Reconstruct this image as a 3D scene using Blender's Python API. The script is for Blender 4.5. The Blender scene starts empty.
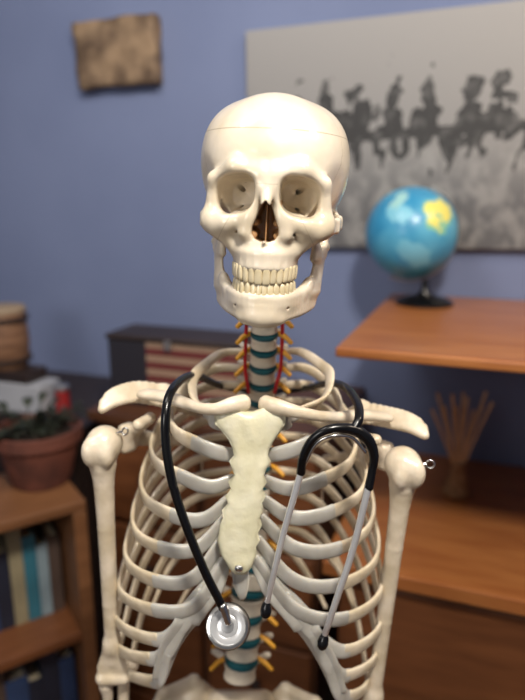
import bpy, bmesh, math, random
import numpy as np
from mathutils import Vector, Matrix, noise
random.seed(4)
scene = bpy.context.scene
col = scene.collection
# ------------------------------------------------------------------ camera
F = 620.0
TILT = math.radians(14)
CAM = Vector((0, -0.655, 1.50))
FW = Vector((0, math.cos(TILT), -math.sin(TILT)))
UP = Vector((0, math.sin(TILT), math.cos(TILT)))
RT = Vector((1, 0, 0))
cd = bpy.data.cameras.new("camera")
cam = bpy.data.objects.new("camera", cd); col.objects.link(cam)
cam.location = CAM
cam.rotation_euler = (math.pi/2 - TILT, 0, 0)
cd.sensor_fit = 'VERTICAL'; cd.sensor_height = 36; cd.sensor_width = 27
cd.lens = F/700*36
cd.dof.use_dof = True; cd.dof.focus_distance = 0.60; cd.dof.aperture_fstop = 2.5
cd.clip_start = 0.02
scene.camera = cam

def ray(u, v):
    return RT*((u-262.5)/F) + UP*((350-v)/F) + FW
def P(u, v, y):
    """measured point on the depth slice y (metres)"""
    d = ray(u, v)
    return CAM + d*((y-CAM.y)/d.y)
YAW = math.radians(20)
CY, SY = math.cos(YAW), math.sin(YAW)
def to_room(p): return Vector((p.x*CY - p.y*SY, p.x*SY + p.y*CY, p.z))
def from_room(p): return Vector((p[0]*CY + p[1]*SY, -p[0]*SY + p[1]*CY, p[2]))
def hitz(u, v, z):
    d = ray(u, v); return CAM + d*((z-CAM.z)/d.z)
def hity(u, v, yr):
    d = ray(u, v); c = to_room(CAM); dr = to_room(d)
    return c + dr*((yr-c.y)/dr.y)

# ------------------------------------------------------------------ materials
def srgb(c):
    return tuple(((x/255)/12.92 if x/255 <= .04045 else ((x/255+.055)/1.055)**2.4) for x in c) + (1,)
def mat(name, c1, c2=None, rough=.5, scale=8, bump=0.0, bscale=None, metal=0, detail=4, spec=.5, stretch=(1,1,1), lo=.35, hi=.65, sss=0, coat=0):
    m = bpy.data.materials.new(name); m.use_nodes = True
    nt = m.node_tree; b = nt.nodes['Principled BSDF']
    b.inputs['Roughness'].default_value = rough
    b.inputs['Metallic'].default_value = metal
    b.inputs['Specular IOR Level'].default_value = spec
    b.inputs['Coat Weight'].default_value = coat
    b.inputs['Coat Roughness'].default_value = .13
    if c2 is None: c2 = tuple(max(0, x*.88) for x in c1)
    tc = nt.nodes.new('ShaderNodeTexCoord'); mp = nt.nodes.new('ShaderNodeMapping')
    mp.inputs['Scale'].default_value = stretch
    nt.links.new(tc.outputs['Object'], mp.inputs['Vector'])
    n = nt.nodes.new('ShaderNodeTexNoise'); n.inputs['Scale'].default_value = scale; n.inputs['Detail'].default_value = detail
    nt.links.new(mp.outputs[0], n.inputs['Vector'])
    r = nt.nodes.new('ShaderNodeValToRGB')
    r.color_ramp.elements[0].position = lo; r.color_ramp.elements[1].position = hi
    r.color_ramp.elements[0].color = srgb(c2); r.color_ramp.elements[1].color = srgb(c1)
    nt.links.new(n.outputs['Fac'], r.inputs[0]); nt.links.new(r.outputs[0], b.inputs['Base Color'])
    if sss:
        b.inputs['Subsurface Weight'].default_value = sss
        b.inputs['Subsurface Radius'].default_value = (1, .7, .4)
        b.inputs['Subsurface Scale'].default_value = .004
    if bump:
        n2 = nt.nodes.new('ShaderNodeTexNoise'); n2.inputs['Scale'].default_value = bscale or scale*4; n2.inputs['Detail'].default_value = 5
        nt.links.new(mp.outputs[0], n2.inputs['Vector'])
        bp = nt.nodes.new('ShaderNodeBump'); bp.inputs['Strength'].default_value = bump; bp.inputs['Distance'].default_value = .002
        nt.links.new(n2.outputs['Fac'], bp.inputs['Height']); nt.links.new(bp.outputs[0], b.inputs['Normal'])
    return m

M = {}
M['bone'] = mat('bone_plastic', (230,216,194), (202,186,158), rough=.36, scale=32, bump=.4, bscale=110, sss=.06, coat=.4)
M['skull'] = mat('skull_plastic', (232,220,200), (212,198,172), rough=.34, scale=18, bump=.15, bscale=110, sss=.04, coat=.7)
M['jaw'] = mat('jaw_plastic', (232,221,202), (214,200,175), rough=.34, scale=20, bump=.12, bscale=120, sss=.04, coat=.6)
M['rib'] = mat('rib_plastic', (226,212,188), (194,177,146), rough=.34, scale=30, bump=.35, bscale=110, sss=.06, coat=.5)
M['cart'] = mat('cartilage_plastic', (200,197,188), (172,168,158), rough=.32, scale=24, bump=.1, sss=.25, coat=.5)
M['sternum'] = mat('sternum_plastic', (226,221,194), (208,202,168), rough=.46, scale=30, bump=.35, bscale=150, sss=.06, coat=.2)
M['tooth'] = mat('tooth_enamel', (228,214,180), (206,190,150), rough=.2, scale=60, spec=.6, coat=.3)
M['vert'] = mat('vertebra_plastic', (234,225,208), (210,198,176), rough=.38, scale=40, bump=.2, coat=.2)
M['disc'] = mat('disc_teal', (14,84,94), (8,64,74), rough=.4, scale=30)
M['nerve'] = mat('nerve_yellow', (228,166,44), (208,142,28), rough=.4, scale=30)
M['artery'] = mat('artery_red', (190,32,40), (160,22,30), rough=.35, scale=30)
M['black'] = mat('black_rubber', (16,16,18), (9,9,11), rough=.24, scale=20, spec=.5)
M['metal'] = mat('brushed_metal', (200,200,200), (178,178,180), rough=.3, metal=.9, scale=40)
M['steel'] = mat('polished_steel', (226,225,222), (208,207,205), rough=.18, metal=.97, scale=30)
M['tube'] = mat('chromed_tube', (246,246,246), (234,234,236), rough=.16, metal=.65, scale=30, coat=.7)
M['diaph'] = mat('diaphragm_face', (206,207,208), (190,191,193), rough=.26, metal=.45, scale=20)
M['wall'] = mat('blue_wall_paint', (118,129,161), (110,121,153), rough=.75, scale=2.5, bump=.08, bscale=120, spec=.2)
M['ceil'] = mat('ceiling_paint', (225,222,215), rough=.8, scale=3)
M['floor'] = mat('floor_boards', (120,82,52), (88,58,36), rough=.45, scale=4, stretch=(1,12,1))
M['wood'] = mat('honey_wood', (166,106,58), (148,88,46), rough=.34, scale=5, stretch=(1.2,8,8), coat=.2)
M['wood_d'] = mat('brown_wood', (92,58,38), (74,45,29), rough=.42, scale=5, stretch=(1.2,8,8))
M['wood_m'] = mat('mid_brown_wood', (118,72,42), (98,58,33), rough=.42, scale=5, stretch=(1.2,8,8))
M['wood_l'] = mat('pine_wood', (124,84,54), (104,68,42), rough=.45, scale=5, stretch=(1.2,8,8))
M['wood_b'] = mat('dark_stained_wood', (50,38,34), (36,27,24), rough=.45, scale=6, stretch=(1,10,10))
M['terra'] = mat('terracotta', (112,64,50), (78,44,36), rough=.7, scale=18, bump=.2)
M['soil'] = mat('potting_soil', (50,36,26), (30,22,16), rough=.95, scale=60, bump=.8)
M['leaf'] = mat('leaf_green', (54,60,46), (34,40,32), rough=.5, scale=20)
M['stick'] = mat('dried_reed', (230,192,150), (200,160,116), rough=.7, scale=30)
M['holder'] = mat('woven_holder', (176,134,92), (134,98,64), rough=.8, scale=60, bump=.5)
M['white'] = mat('white_card', (168,170,176), (152,154,162), rough=.6)
M['redp'] = mat('red_tin_paint', (150,40,40), (120,28,30), rough=.4)
M['paper'] = mat('book_paper', (215,203,176), (196,182,150), rough=.85, scale=60)
M['basket'] = mat('drum_wood', (134,98,72), (98,68,48), rough=.6, scale=14, stretch=(1,1,6))
M['hide'] = mat('drum_skin', (156,136,112), rough=.7, scale=20)
M['plaque'] = mat('weathered_plaque', (146,122,96), (78,60,46), rough=.75, scale=16, bump=1, bscale=50, lo=.34, hi=.6)

def skull_marks(m):
    """saw line round the removable cap, suture across the vault, brown tint inside the nasal cavity"""
    nt = m.node_tree; b = nt.nodes['Principled BSDF']
    N=nt.nodes.new; Lk=nt.links.new
    tc = N('ShaderNodeTexCoord'); sep = N('ShaderNodeSeparateXYZ'); Lk(tc.outputs['Object'], sep.inputs[0])
    X,Y,Z=sep.outputs['X'],sep.outputs['Y'],sep.outputs['Z']
    def mt(op,a,bv=None):
        n=N('ShaderNodeMath'); n.operation=op
        for i,q in enumerate((a,bv)):
            if q is None: continue
            if isinstance(q,(int,float)): n.inputs[i].default_value=q
            else: Lk(q,n.inputs[i])
        return n.outputs[0]
    nz=N('ShaderNodeTexNoise'); nz.inputs['Scale'].default_value=120; nz.inputs['Detail'].default_value=2; Lk(tc.outputs['Object'],nz.inputs[0])
    l1 = mt('LESS_THAN', mt('ABSOLUTE', mt('SUBTRACT', Z, .0575)), .00045)
    cy = mt('ADD', mt('MULTIPLY', nz.outputs['Fac'], .006), mt('MULTIPLY', Z, .25))
    l2 = mt('LESS_THAN', mt('ABSOLUTE', mt('SUBTRACT', mt('SUBTRACT', Y, cy), -.046)), .0004)
    l2 = mt('MULTIPLY', l2, mt('GREATER_THAN', Z, .01))
    l3 = mt('LESS_THAN', mt('ABSOLUTE', mt('SUBTRACT', mt('ADD',Z,mt('MULTIPLY',nz.outputs['Fac'],.002)), .0105)), .0003)
    l3 = mt('MULTIPLY', l3, mt('LESS_THAN', mt('ABSOLUTE',X), .010))
    l4 = mt('LESS_THAN', mt('ABSOLUTE', mt('SUBTRACT', mt('SUBTRACT', mt('ABSOLUTE',X), mt('MULTIPLY',Z,-.55)), .0215)), .0003)
    l4 = mt('MULTIPLY', l4, mt('MULTIPLY', mt('LESS_THAN', Z, -.018), mt('GREATER_THAN', Z, -.05)))
    fac = mt('MAXIMUM', l1, mt('MULTIPLY', mt('MAXIMUM', l2, mt('MAXIMUM', l3, l4)), .7))
    def mix(f,a,c):
        mx = N('ShaderNodeMix'); mx.data_type='RGBA'; Lk(f, mx.inputs['Factor']); Lk(a, mx.inputs['A']); mx.inputs['B'].default_value=c
        return mx.outputs['Result']
    old = b.inputs['Base Color'].links[0].from_socket
    cur = mix(fac, old, srgb((176,160,132)))
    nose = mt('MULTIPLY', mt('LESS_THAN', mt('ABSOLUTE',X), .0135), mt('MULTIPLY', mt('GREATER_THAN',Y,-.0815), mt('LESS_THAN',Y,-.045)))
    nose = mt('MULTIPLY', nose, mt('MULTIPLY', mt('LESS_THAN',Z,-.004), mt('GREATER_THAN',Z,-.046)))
    cur = mix(nose, cur, srgb((168,128,86)))  # browner base colour inside the nasal opening, masked by position
    Lk(cur, b.inputs['Base Color'])
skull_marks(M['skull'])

# ------------------------------------------------------------------ object helpers
def make(name, verts, faces, m, parent=None, smooth=True, recenter=True):
    V = np.array([tuple(v) for v in verts], dtype=float) if not isinstance(verts, np.ndarray) else verts
    c = Vector((0,0,0))
    if recenter:
        c = Vector((V.min(0)+V.max(0))/2); V = V - np.array(c)
    me = bpy.data.meshes.new(name); me.from_pydata(V.tolist(), [], [list(map(int,f)) for f in faces]); me.validate(); me.update()
    if smooth: me.polygons.foreach_set('use_smooth', [True]*len(me.polygons))
    me.materials.append(m)
    o = bpy.data.objects.new(name, me); col.objects.link(o)
    o.location = c
    if parent: par(o, parent)
    return o
def par(o, p):
    o.parent = p; o.matrix_parent_inverse = (p.matrix_basis).inverted()
def empty(name, loc):
    e = bpy.data.objects.new(name, None); e.location = loc; e.empty_display_size=.05; col.objects.link(e)
    return e
def tag(o, label, cat, group=None):
    o["label"] = label; o["category"] = cat
    if group: o["group"] = group

def cat(pts, n=8):
    pts = [Vector(p) for p in pts]
    e = [pts[0]*2-pts[1]] + pts + [pts[-1]*2-pts[-2]]
    out = []
    for i in range(1, len(e)-2):
        a,b,c,d = e[i-1:i+3]
        for k in range(n):
            t=k/n
            out.append(.5*((2*b)+(c-a)*t+(2*a-5*b+4*c-d)*t*t+(3*b-a-3*c+d)*t**3))
    out.append(pts[-1]); return out
def sweep(pts, wa, tb, ref=(0,0,1), ring=12, pw=1.0):
    """tube with elliptical section: wa along ref axis, tb across"""
    n = len(pts)
    wa = np.interp(np.linspace(0,1,n), np.linspace(0,1,len(wa)), wa) if hasattr(wa,'__len__') else np.full(n, wa)
    tb = np.interp(np.linspace(0,1,n), np.linspace(0,1,len(tb)), tb) if hasattr(tb,'__len__') else np.full(n, tb)
    r0 = max(tb[0], 1e-5); r1 = max(tb[-1],1e-5)
    P2=[];A=[];B=[]
    t0=(pts[0]-pts[1]).normalized(); t1=(pts[-1]-pts[-2]).normalized()
    for k in (0,.35,.65,.87):
        s=max(math.sqrt(max(0,1-(1-k)**2)),.02)
        P2.append(pts[0]+t0*r0*(1-k)); A.append(wa[0]*s); B.append(tb[0]*s)
    P2+=list(pts);A+=list(wa);B+=list(tb)
    for k in (.87,.65,.35,0):
        s=max(math.sqrt(max(0,1-(1-k)**2)),.02)
        P2.append(pts[-1]+t1*r1*(1-k)); A.append(wa[-1]*s); B.append(tb[-1]*s)
    pts,wa,tb=P2,A,B; n=len(pts)
    V=[];Fc=[]
    ref0=Vector(ref); prev=None
    for i in range(n):
        t=(pts[min(i+1,n-1)]-pts[max(i-1,0)]).normalized()
        w=ref0-t*ref0.dot(t)
        if w.length<.25 and prev is not None: w=prev-t*prev.dot(t)
        w.normalize(); prev=w; b=t.cross(w)
        for k in range(ring):
            a=2*math.pi*k/ring; ca,sa=math.cos(a),math.sin(a)
            if pw!=1: ca=math.copysign(abs(ca)**pw,ca); sa=math.copysign(abs(sa)**pw,sa)
            V.append(pts[i]+w*wa[i]*ca+b*tb[i]*sa)
    for i in range(n-1):
        for k in range(ring):
            Fc.append((i*ring+k,i*ring+(k+1)%ring,(i+1)*ring+(k+1)%ring,(i+1)*ring+k))
    Fc.append(tuple(range(ring))[::-1]); Fc.append(tuple((n-1)*ring+k for k in range(ring)))
    return V,Fc
def tube(name, pts, r, m, parent=None, n=8, ring=12, rb=None, ref=(0,0,1), pw=1.0):
    V,Fc = sweep(cat(pts,n), r, r if rb is None else rb, ref=ref, ring=ring, pw=pw)
    return make(name, V, Fc, m, parent)
def rawtube(name, pts, r, m, parent, rb, ref=(0,0,1), pw=1.0, ring=16):
    V,Fc = sweep(pts, r, rb, ref=ref, ring=ring, pw=pw)
    return make(name, V, Fc, m, parent)
def lathe(name, prof, m, parent=None, loc=(0,0,0), axis=None, seg=32, smooth=True):
    """prof list of (r,z)"""
    V=[];Fc=[]
    R = Vector((0,0,1)).rotation_difference(Vector(axis)).to_matrix() if axis is not None else Matrix.Identity(3)
    for r,z in prof:
        for k in range(seg):
            a=2*math.pi*k/seg; V.append(R@Vector((r*math.cos(a),r*math.sin(a),z))+Vector(loc))
    for i in range(len(prof)-1):
        for k in range(seg):
            Fc.append((i*seg+k,i*seg+(k+1)%seg,(i+1)*seg+(k+1)%seg,(i+1)*seg+k))
    Fc.append(tuple(range(seg))[::-1]); Fc.append(tuple((len(prof)-1)*seg+k for k in range(seg)))
    o=make(name,V,Fc,m,parent)
    if smooth: autosm(o)
    return o
def autosm(o, ang=40):
    me=o.data
    bm=bmesh.new(); bm.from_mesh(me)
    for e in bm.edges:
        if len(e.link_faces)==2 and e.calc_face_angle(0)>math.radians(ang): e.smooth=False
    bm.to_mesh(me); bm.free()
def box(name, x0,x1,y0,y1,z0,z1, m, parent=None, rz=-YAW, bev=.002, origin=None):
    """box in a frame turned rz about z; origin = frame origin in world"""
    bm=bmesh.new(); bmesh.ops.create_cube(bm,size=1)
    bmesh.ops.scale(bm,vec=(x1-x0,y1-y0,z1-z0),verts=bm.verts)
    if bev>0: bmesh.ops.bevel(bm,geom=bm.edges[:],offset=min(bev,.45*min(x1-x0,y1-y0,z1-z0)),segments=2,affect='EDGES',profile=.5)
    me=bpy.data.meshes.new(name); bm.to_mesh(me); bm.free(); me.materials.append(m)
    o=bpy.data.objects.new(name,me); col.objects.link(o)
    c=Vector(((x0+x1)/2,(y0+y1)/2,(z0+z1)/2)); R=Matrix.Rotation(rz,3,'Z')
    o.location=R@c+(Vector(origin) if origin else Vector((0,0,0))); o.rotation_euler=(0,0,rz)
    if parent: par(o,parent)
    return o

# ------------------------------------------------------------------ implicit surfaces
def smin(a,b,k):
    h=np.maximum(k-np.abs(a-b),0)/k
    return np.minimum(a,b)-h*h*k*.25
def smax(a,b,k): return -smin(-a,-b,k)
class G:
    def __init__(s,X,Y,Z): s.X,s.Y,s.Z=X,Y,Z
    def ell(s,c,r):
        x=(s.X-c[0]);y=(s.Y-c[1]);z=(s.Z-c[2])
        k0=np.sqrt((x/r[0])**2+(y/r[1])**2+(z/r[2])**2); k1=np.sqrt((x/r[0]**2)**2+(y/r[1]**2)**2+(z/r[2]**2)**2)+1e-6
        return k0*(k0-1)/k1
    def cap(s,a,b,ra,rb=None,w=None,h0=0,h1=None):
        rb=ra if rb is None else rb
        d=[b[i]-a[i] for i in range(3)]; L=sum(q*q for q in d)+1e-12
        px,py,pz=s.X-a[0],s.Y-a[1],s.Z-a[2]
        t=np.clip((px*d[0]+py*d[1]+pz*d[2])/L,0,1)
        qx,qy,qz=px-t*d[0],py-t*d[1],pz-t*d[2]
        if w is not None:
            h1=h0 if h1 is None else h1
            h=h0+(h1-h0)*t
            c=np.clip(qx*w[0]+qy*w[1]+qz*w[2],-h,h)
            qx,qy,qz=qx-c*w[0],qy-c*w[1],qz-c*w[2]
        return np.sqrt(qx*qx+qy*qy+qz*qz)-(ra+(rb-ra)*t)
def nets(f, lo, hi, h):
    ax=[np.arange(lo[i],hi[i]+h,h,dtype=np.float32) for i in range(3)]
    X,Y,Z=np.meshgrid(*ax,indexing='ij'); D=f(G(X,Y,Z)); S=D<0
    nx,ny,nz=[n-1 for n in D.shape]
    offs=[(i,j,k) for i in (0,1) for j in (0,1) for k in (0,1)]
    cnt=sum(S[o[0]:o[0]+nx,o[1]:o[1]+ny,o[2]:o[2]+nz].astype(np.int8) for o in offs)
    mixed=(cnt>0)&(cnt<8); cells=np.argwhere(mixed)
    idx=-np.ones((nx,ny,nz),dtype=np.int64); idx[mixed]=np.arange(len(cells))
    vals=np.stack([D[cells[:,0]+o[0],cells[:,1]+o[1],cells[:,2]+o[2]] for o in offs],1).astype(float)
    pos=np.zeros((len(cells),3)); n=np.zeros(len(cells))
    O=np.array(offs,float)
    for a in range(8):
        for b in range(a+1,8):
            if np.abs(O[a]-O[b]).sum()!=1: continue
            m=(vals[:,a]<0)!=(vals[:,b]<0)
            t=vals[:,a]/(vals[:,a]-vals[:,b]+1e-20)
            p=O[a]+(O[b]-O[a])*t[:,None]
            pos[m]+=p[m]; n[m]+=1
    pos/=n[:,None]; pos=(cells+pos)*h+np.array(lo)
    Q=[]
    for A in range(3):
        B,C=(A+1)%3,(A+2)%3
        sl0=[slice(None)]*3; sl1=[slice(None)]*3; sl0[A]=slice(0,-1); sl1[A]=slice(1,None)
        ch=S[tuple(sl0)]!=S[tuple(sl1)]
        e=np.argwhere(ch); e=e[(e[:,B]>0)&(e[:,C]>0)&(e[:,B]<D.shape[B]-1)&(e[:,C]<D.shape[C]-1)]
        s0=S[e[:,0],e[:,1],e[:,2]]
        def I(db,dc):
            q=e.copy(); q[:,B]-=db; q[:,C]-=dc; return idx[q[:,0],q[:,1],q[:,2]]
        q=np.stack([I(1,1),I(0,1),I(0,0),I(1,0)],1)
        q[~s0]=q[~s0][:,::-1]
        Q.append(q)
    return pos, np.concatenate(Q)
def sdf(name,f,lo,hi,h,m,parent=None,recenter=True):
    v,q=nets(f,lo,hi,h); return make(name,v,q,m,parent,recenter=recenter)

# ================================================================== SKELETON
Z0=CAM.z
skel=empty("skeleton",(-.03,.07,0))
tag(skel,"life-size cream plastic anatomical skeleton draped with a stethoscope","skeleton")
UA=(.0278,.0355,-.0535)   # upper tooth arch a,b,cy
LA=(.0270,.0347,-.0525)
def archpts(A,z,off,n=7,tm=1.5):
    a,b,cy=A
    return [((a-off)*math.sin(t),cy-(b-off)*math.cos(t),z) for t in [tm*i/(n-1) for i in range(n)]]
def skullf(g):
    g=G(np.abs(g.X),g.Y,g.Z)
    d=g.ell((0,.012,.031),(.0710,.088,.066))
    d=smin(d,g.ell((0,.018,.008),(.0675,.075,.048)),.02)
    d=smin(d,g.ell((0,-.026,.030),(.0595,.054,.0585)),.02)
    d=smin(d,g.ell((.040,.020,.043),(.029,.050,.038)),.025)
    d=smin(d,g.ell((0,.05,.01),(.058,.05,.048)),.02)
    d=smin(d,g.ell((0,.01,-.028),(.046,.05,.018)),.015)
    d=smax(d,-g.ell((.081,-.052,-.004),(.022,.028,.034)),.016)
    d=smin(d,g.cap((.057,.028,-.018),(.054,.024,-.046),.011,.007),.008)
    d=smin(d,g.ell((0,-.048,-.022),(.034,.033,.040)),.012)
    d=smin(d,g.cap((.010,-.079,.0180),(.030,-.0785,.0228),.0066,.0056),.012)
    d=smin(d,g.cap((.030,-.0785,.0228),(.050,-.065,.012),.0056,.0050),.010)
    d=smin(d,g.ell((0,-.080,.014),(.014,.008,.010)),.010)
    d=smin(d,g.cap((.0512,-.063,.012),(.0528,-.058,-.018),.0054,.0075),.008)
    d=smin(d,g.cap((.036,-.072,-.0268),(.0530,-.058,-.0270),.0088,.0108),.010)
    d=smin(d,g.cap((.016,-.079,-.0205),(.036,-.074,-.0260),.0062,.0072),.009)
    for a,b,r0,r1,h0,h1 in (((.054,-.056,-.027),(.066,-.028,-.026),.0036,.0028,.006,.0045),((.066,-.028,-.026),(.0695,-.002,-.024),.0028,.0028,.0045,.004),((.0695,-.002,-.024),(.063,.020,-.018),.0028,.004,.004,.004)):
        d=smin(d,g.cap(a,b,r0,r1,w=(0,0,1),h0=h0,h1=h1),.004)
    d=smin(d,g.cap((.044,-.066,-.033),(.029,-.066,-.048),.0084,.0068),.011)
    d=smin(d,g.ell((0,-.062,-.046),(.0275,.026,.018)),.010)
    ap=archpts(UA,-.0585,.001)
    al=None
    for i in range(len(ap)-1):
        q=g.cap(ap[i],ap[i+1],.0044,.0044,w=(0,0,1),h0=.0055); al=q if al is None else np.minimum(al,q)
    d=smin(d,al,.008)
    d=smin(d,g.cap((0,-.081,.010),(0,-.0945,-.009),.0065,.0045),.006)
    d=smin(d,g.cap((.009,-.081,.006),(.018,-.080,-.034),.0055,.0072),.007)
    for tt in (.13,.42,.72):
        x=(UA[0])*math.sin(tt); y=UA[2]-UA[1]*math.cos(tt)
        d=smin(d,g.cap((x,y+.0015,-.064),(x*.92,y+.004,-.050),.0032,.0018),.004)
    dy=g.Y
    cx=np.interp(dy,[-.07,-.030],[.0304,.022]).astype(np.float32)
    s=np.interp(dy,[-.12,-.085,-.07,-.050,-.042,-.034],[1.18,1.05,1.0,.84,.66,-.3]).astype(np.float32)
    q=((np.abs(g.X-cx)/.0183)**2.8+(np.abs(g.Z+.0005+.16*(g.X-.030))/.0170)**2.8)**(1/2.8)
    d=smax(d,-(q-s)*.017,.003)
    d=smax(d,-g.cap((.012,-.014,-.004),(.031,-.043,.007),.0024),.0015)
    d=smax(d,-g.cap((.015,-.022,-.009),(.034,-.054,-.0155),.0020),.0015)
    w=np.interp(g.Z,[-.056,-.0420,-.0395,-.035,-.029,-.020,-.010,.003],[-.02,.002,.0090,.0122,.0120,.0085,.0044,-.006]).astype(np.float32)
    nz=smax((g.X-w)*.85,g.Y+.058,.004)
    d=smax(d,-nz,.002)
    d=smax(d,-g.cap((.0275,-.090,-.0345),(.026,-.074,-.034),.0013),.001)
    d=np.minimum(d,smax(smax(g.X-.0008,np.abs(g.Z+.025)-.019,.001),np.abs(g.Y+.063)-.011,.001))
    d=smin(d,g.cap((.0102,-.077,-.036),(.0100,-.056,-.034),.0030),.002)
    d=smin(d,g.cap((.0090,-.073,-.025),(.0085,-.056,-.023),.0028),.002)
    d=smin(d,g.cap((0,-.084,-.0425),(0,-.092,-.0415),.0022,.0012),.003)
    return d
HR=Matrix.Rotation(math.radians(3.0),4,'Y')@Matrix.Rotation(math.radians(-4.5),4,'Z')
HL=Vector((.0105,0,Z0))
def pose(o):
    o.matrix_basis = Matrix.Translation(HL)@HR@o.matrix_basis
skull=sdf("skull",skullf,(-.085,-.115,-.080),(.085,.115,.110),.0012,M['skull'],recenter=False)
skull["label"]="smooth cream skull with cap cut line"
def jawf(g):
    g=G(np.abs(g.X),g.Y,g.Z)
    zz=(0,0,1)
    # smooth curved body: dense chain along a parabola-like arch
    key=[(0,-.0825,-.1035,.0085),(.010,-.0818,-.1035,.0085),(.020,-.0752,-.1028,.0086),(.0290,-.0620,-.1015,.0090),(.0370,-.0460,-.1000,.0098),(.0440,-.0290,-.0975,.0108),(.0485,-.0170,-.0945,.0118)]
    kp=cat([k[:3] for k in key],3); kh=np.interp(np.linspace(0,1,len(kp)),np.linspace(0,1,len(key)),[k[3] for k in key])
    d=None
    for i in range(len(kp)-1):
        f0=i/(len(kp)-1); r=.0050-.0010*f0
        q=g.cap(tuple(kp[i]),tuple(kp[i+1]),r,r-.0001,w=zz,h0=kh[i],h1=kh[i+1])
        d=q if d is None else smin(d,q,.0015)
    ap=archpts(LA,-.0958,.0008,n=9,tm=1.42)
    al=None
    for i in range(len(ap)-1):
        q=g.cap(ap[i],ap[i+1],.0040,.0042,w=zz,h0=.0028); al=q if al is None else np.minimum(al,q)
    d=smin(d,al,.009)
    d=smin(d,g.ell((0,-.0860,-.1100),(.012,.0052,.0062)),.010)
    d=smin(d,g.cap((0,-.083,-.1140),(.014,-.078,-.1135),.0052,.0045),.010)
    wx=(.42,.907,0)
    d=smin(d,g.cap((.0488,-.020,-.0920),(.0535,-.009,-.050),.0038,.0030,w=wx,h0=.0175,h1=.0140),.008)
    d=smin(d,g.cap((.0425,-.036,-.082),(.035,-.048,-.0925),.0028,.0030),.008)
    d=smin(d,g.cap((.0540,.000,-.055),(.0560,.005,-.036),.0045,.005),.006)
    d=smin(d,g.cap((.049,.005,-.033),(.062,.005,-.033),.005,.005),.004)
    d=smin(d,g.cap((.0480,-.022,-.058),(.0470,-.028,-.034),.0032,.002,w=wx,h0=.006,h1=.001),.006)
    d=smax(d,-g.cap((.026,-.085,-.1025),(.0235,-.070,-.102),.0011),.001)
    return d
jaw=sdf("mandible",jawf,(-.072,-.10,-.126),(.072,.028,-.022),.0012,M['jaw'],recenter=False)
def tooth(w,dp,h,root=.75,point=0):
    V=[];Fc=[];n=16;mm=10
    for i in range(mm+1):
        ph=-math.pi/2+math.pi*i/mm
        z=math.copysign(abs(math.sin(ph))**.6,math.sin(ph)); c=max(.02,abs(math.cos(ph))**.30)
        t=(z+1)/2
        sx=(1-(1-root)*t)*c; sy=(.45+.55*t)*c if point==0 else (.8+.2*t)*c
        if point==1: sx*= (.80+.20*min(1,t*2.4))
        for k in range(n):
            a=2*math.pi*k/n; ca,sa=math.cos(a),math.sin(a)
            V.append((w*sx*math.copysign(abs(ca)**.55,ca),dp*sy*math.copysign(abs(sa)**.75,sa),h*z))
    for i in range(mm):
        for k in range(n): Fc.append((i*n+k,i*n+(k+1)%n,(i+1)*n+(k+1)%n,(i+1)*n+k))
    return V,Fc
TEETH=[]
def arch(A,widths,zc,h,flip,parent,nm):
    a,b,cy=A
    S=[0];pa=[0];N=400
    for i in range(1,N+1):
        t0=(i-1)/N*1.45;t1=i/N*1.45
        S.append(S[-1]+math.hypot(a*(math.sin(t1)-math.sin(t0)),b*(math.cos(t1)-math.cos(t0)))); pa.append(t1)
    sc=S[-1]/sum(widths); s=0
    for i,w in enumerate(widths):
        w*=sc; t=np.interp(s+w/2,S,pa); s+=w
        for sg in (1,-1):
            x=a*math.sin(t); y=cy-b*math.cos(t)
            tx,ty=a*math.cos(t),b*math.sin(t); ang=math.atan2(ty,tx)
            hh=h*(1.0 if i in (0,2) else .96 if i==1 else .93)
            V,Fc=tooth(w*.55,.0036 if i<3 else .0048,hh,root=.92,point=1 if i==2 else (0 if i<2 else 2))
            o=make(nm,V,Fc,M['tooth'],recenter=False)
            Rm=Matrix.Rotation(ang if sg>0 else math.pi-ang+math.pi,4,'Z')
            if flip: Rm=Rm@Matrix.Rotation(math.pi,4,'X')
            lift=.0022*(abs(math.sin(t))**2)   # arch curves up towards the molars
            o.matrix_basis=Matrix.Translation((sg*x,y,zc+lift+(h-hh)*(1 if not flip else -1)))@Rm
            pose(o); TEETH.append((o,parent))
arch(UA,[8.5,6.8,7.8,7,7,9,8],-.0722,.0080,False,'s',"upper_tooth")
arch(LA,[5.8,6.4,7.2,7,7,10,9],-.0860,.0070,True,'j',"lower_tooth")
pose(skull); pose(jaw); par(skull,skel); par(jaw,skel)
for o,p in TEETH: par(o, skull if p=='s' else jaw)

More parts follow.
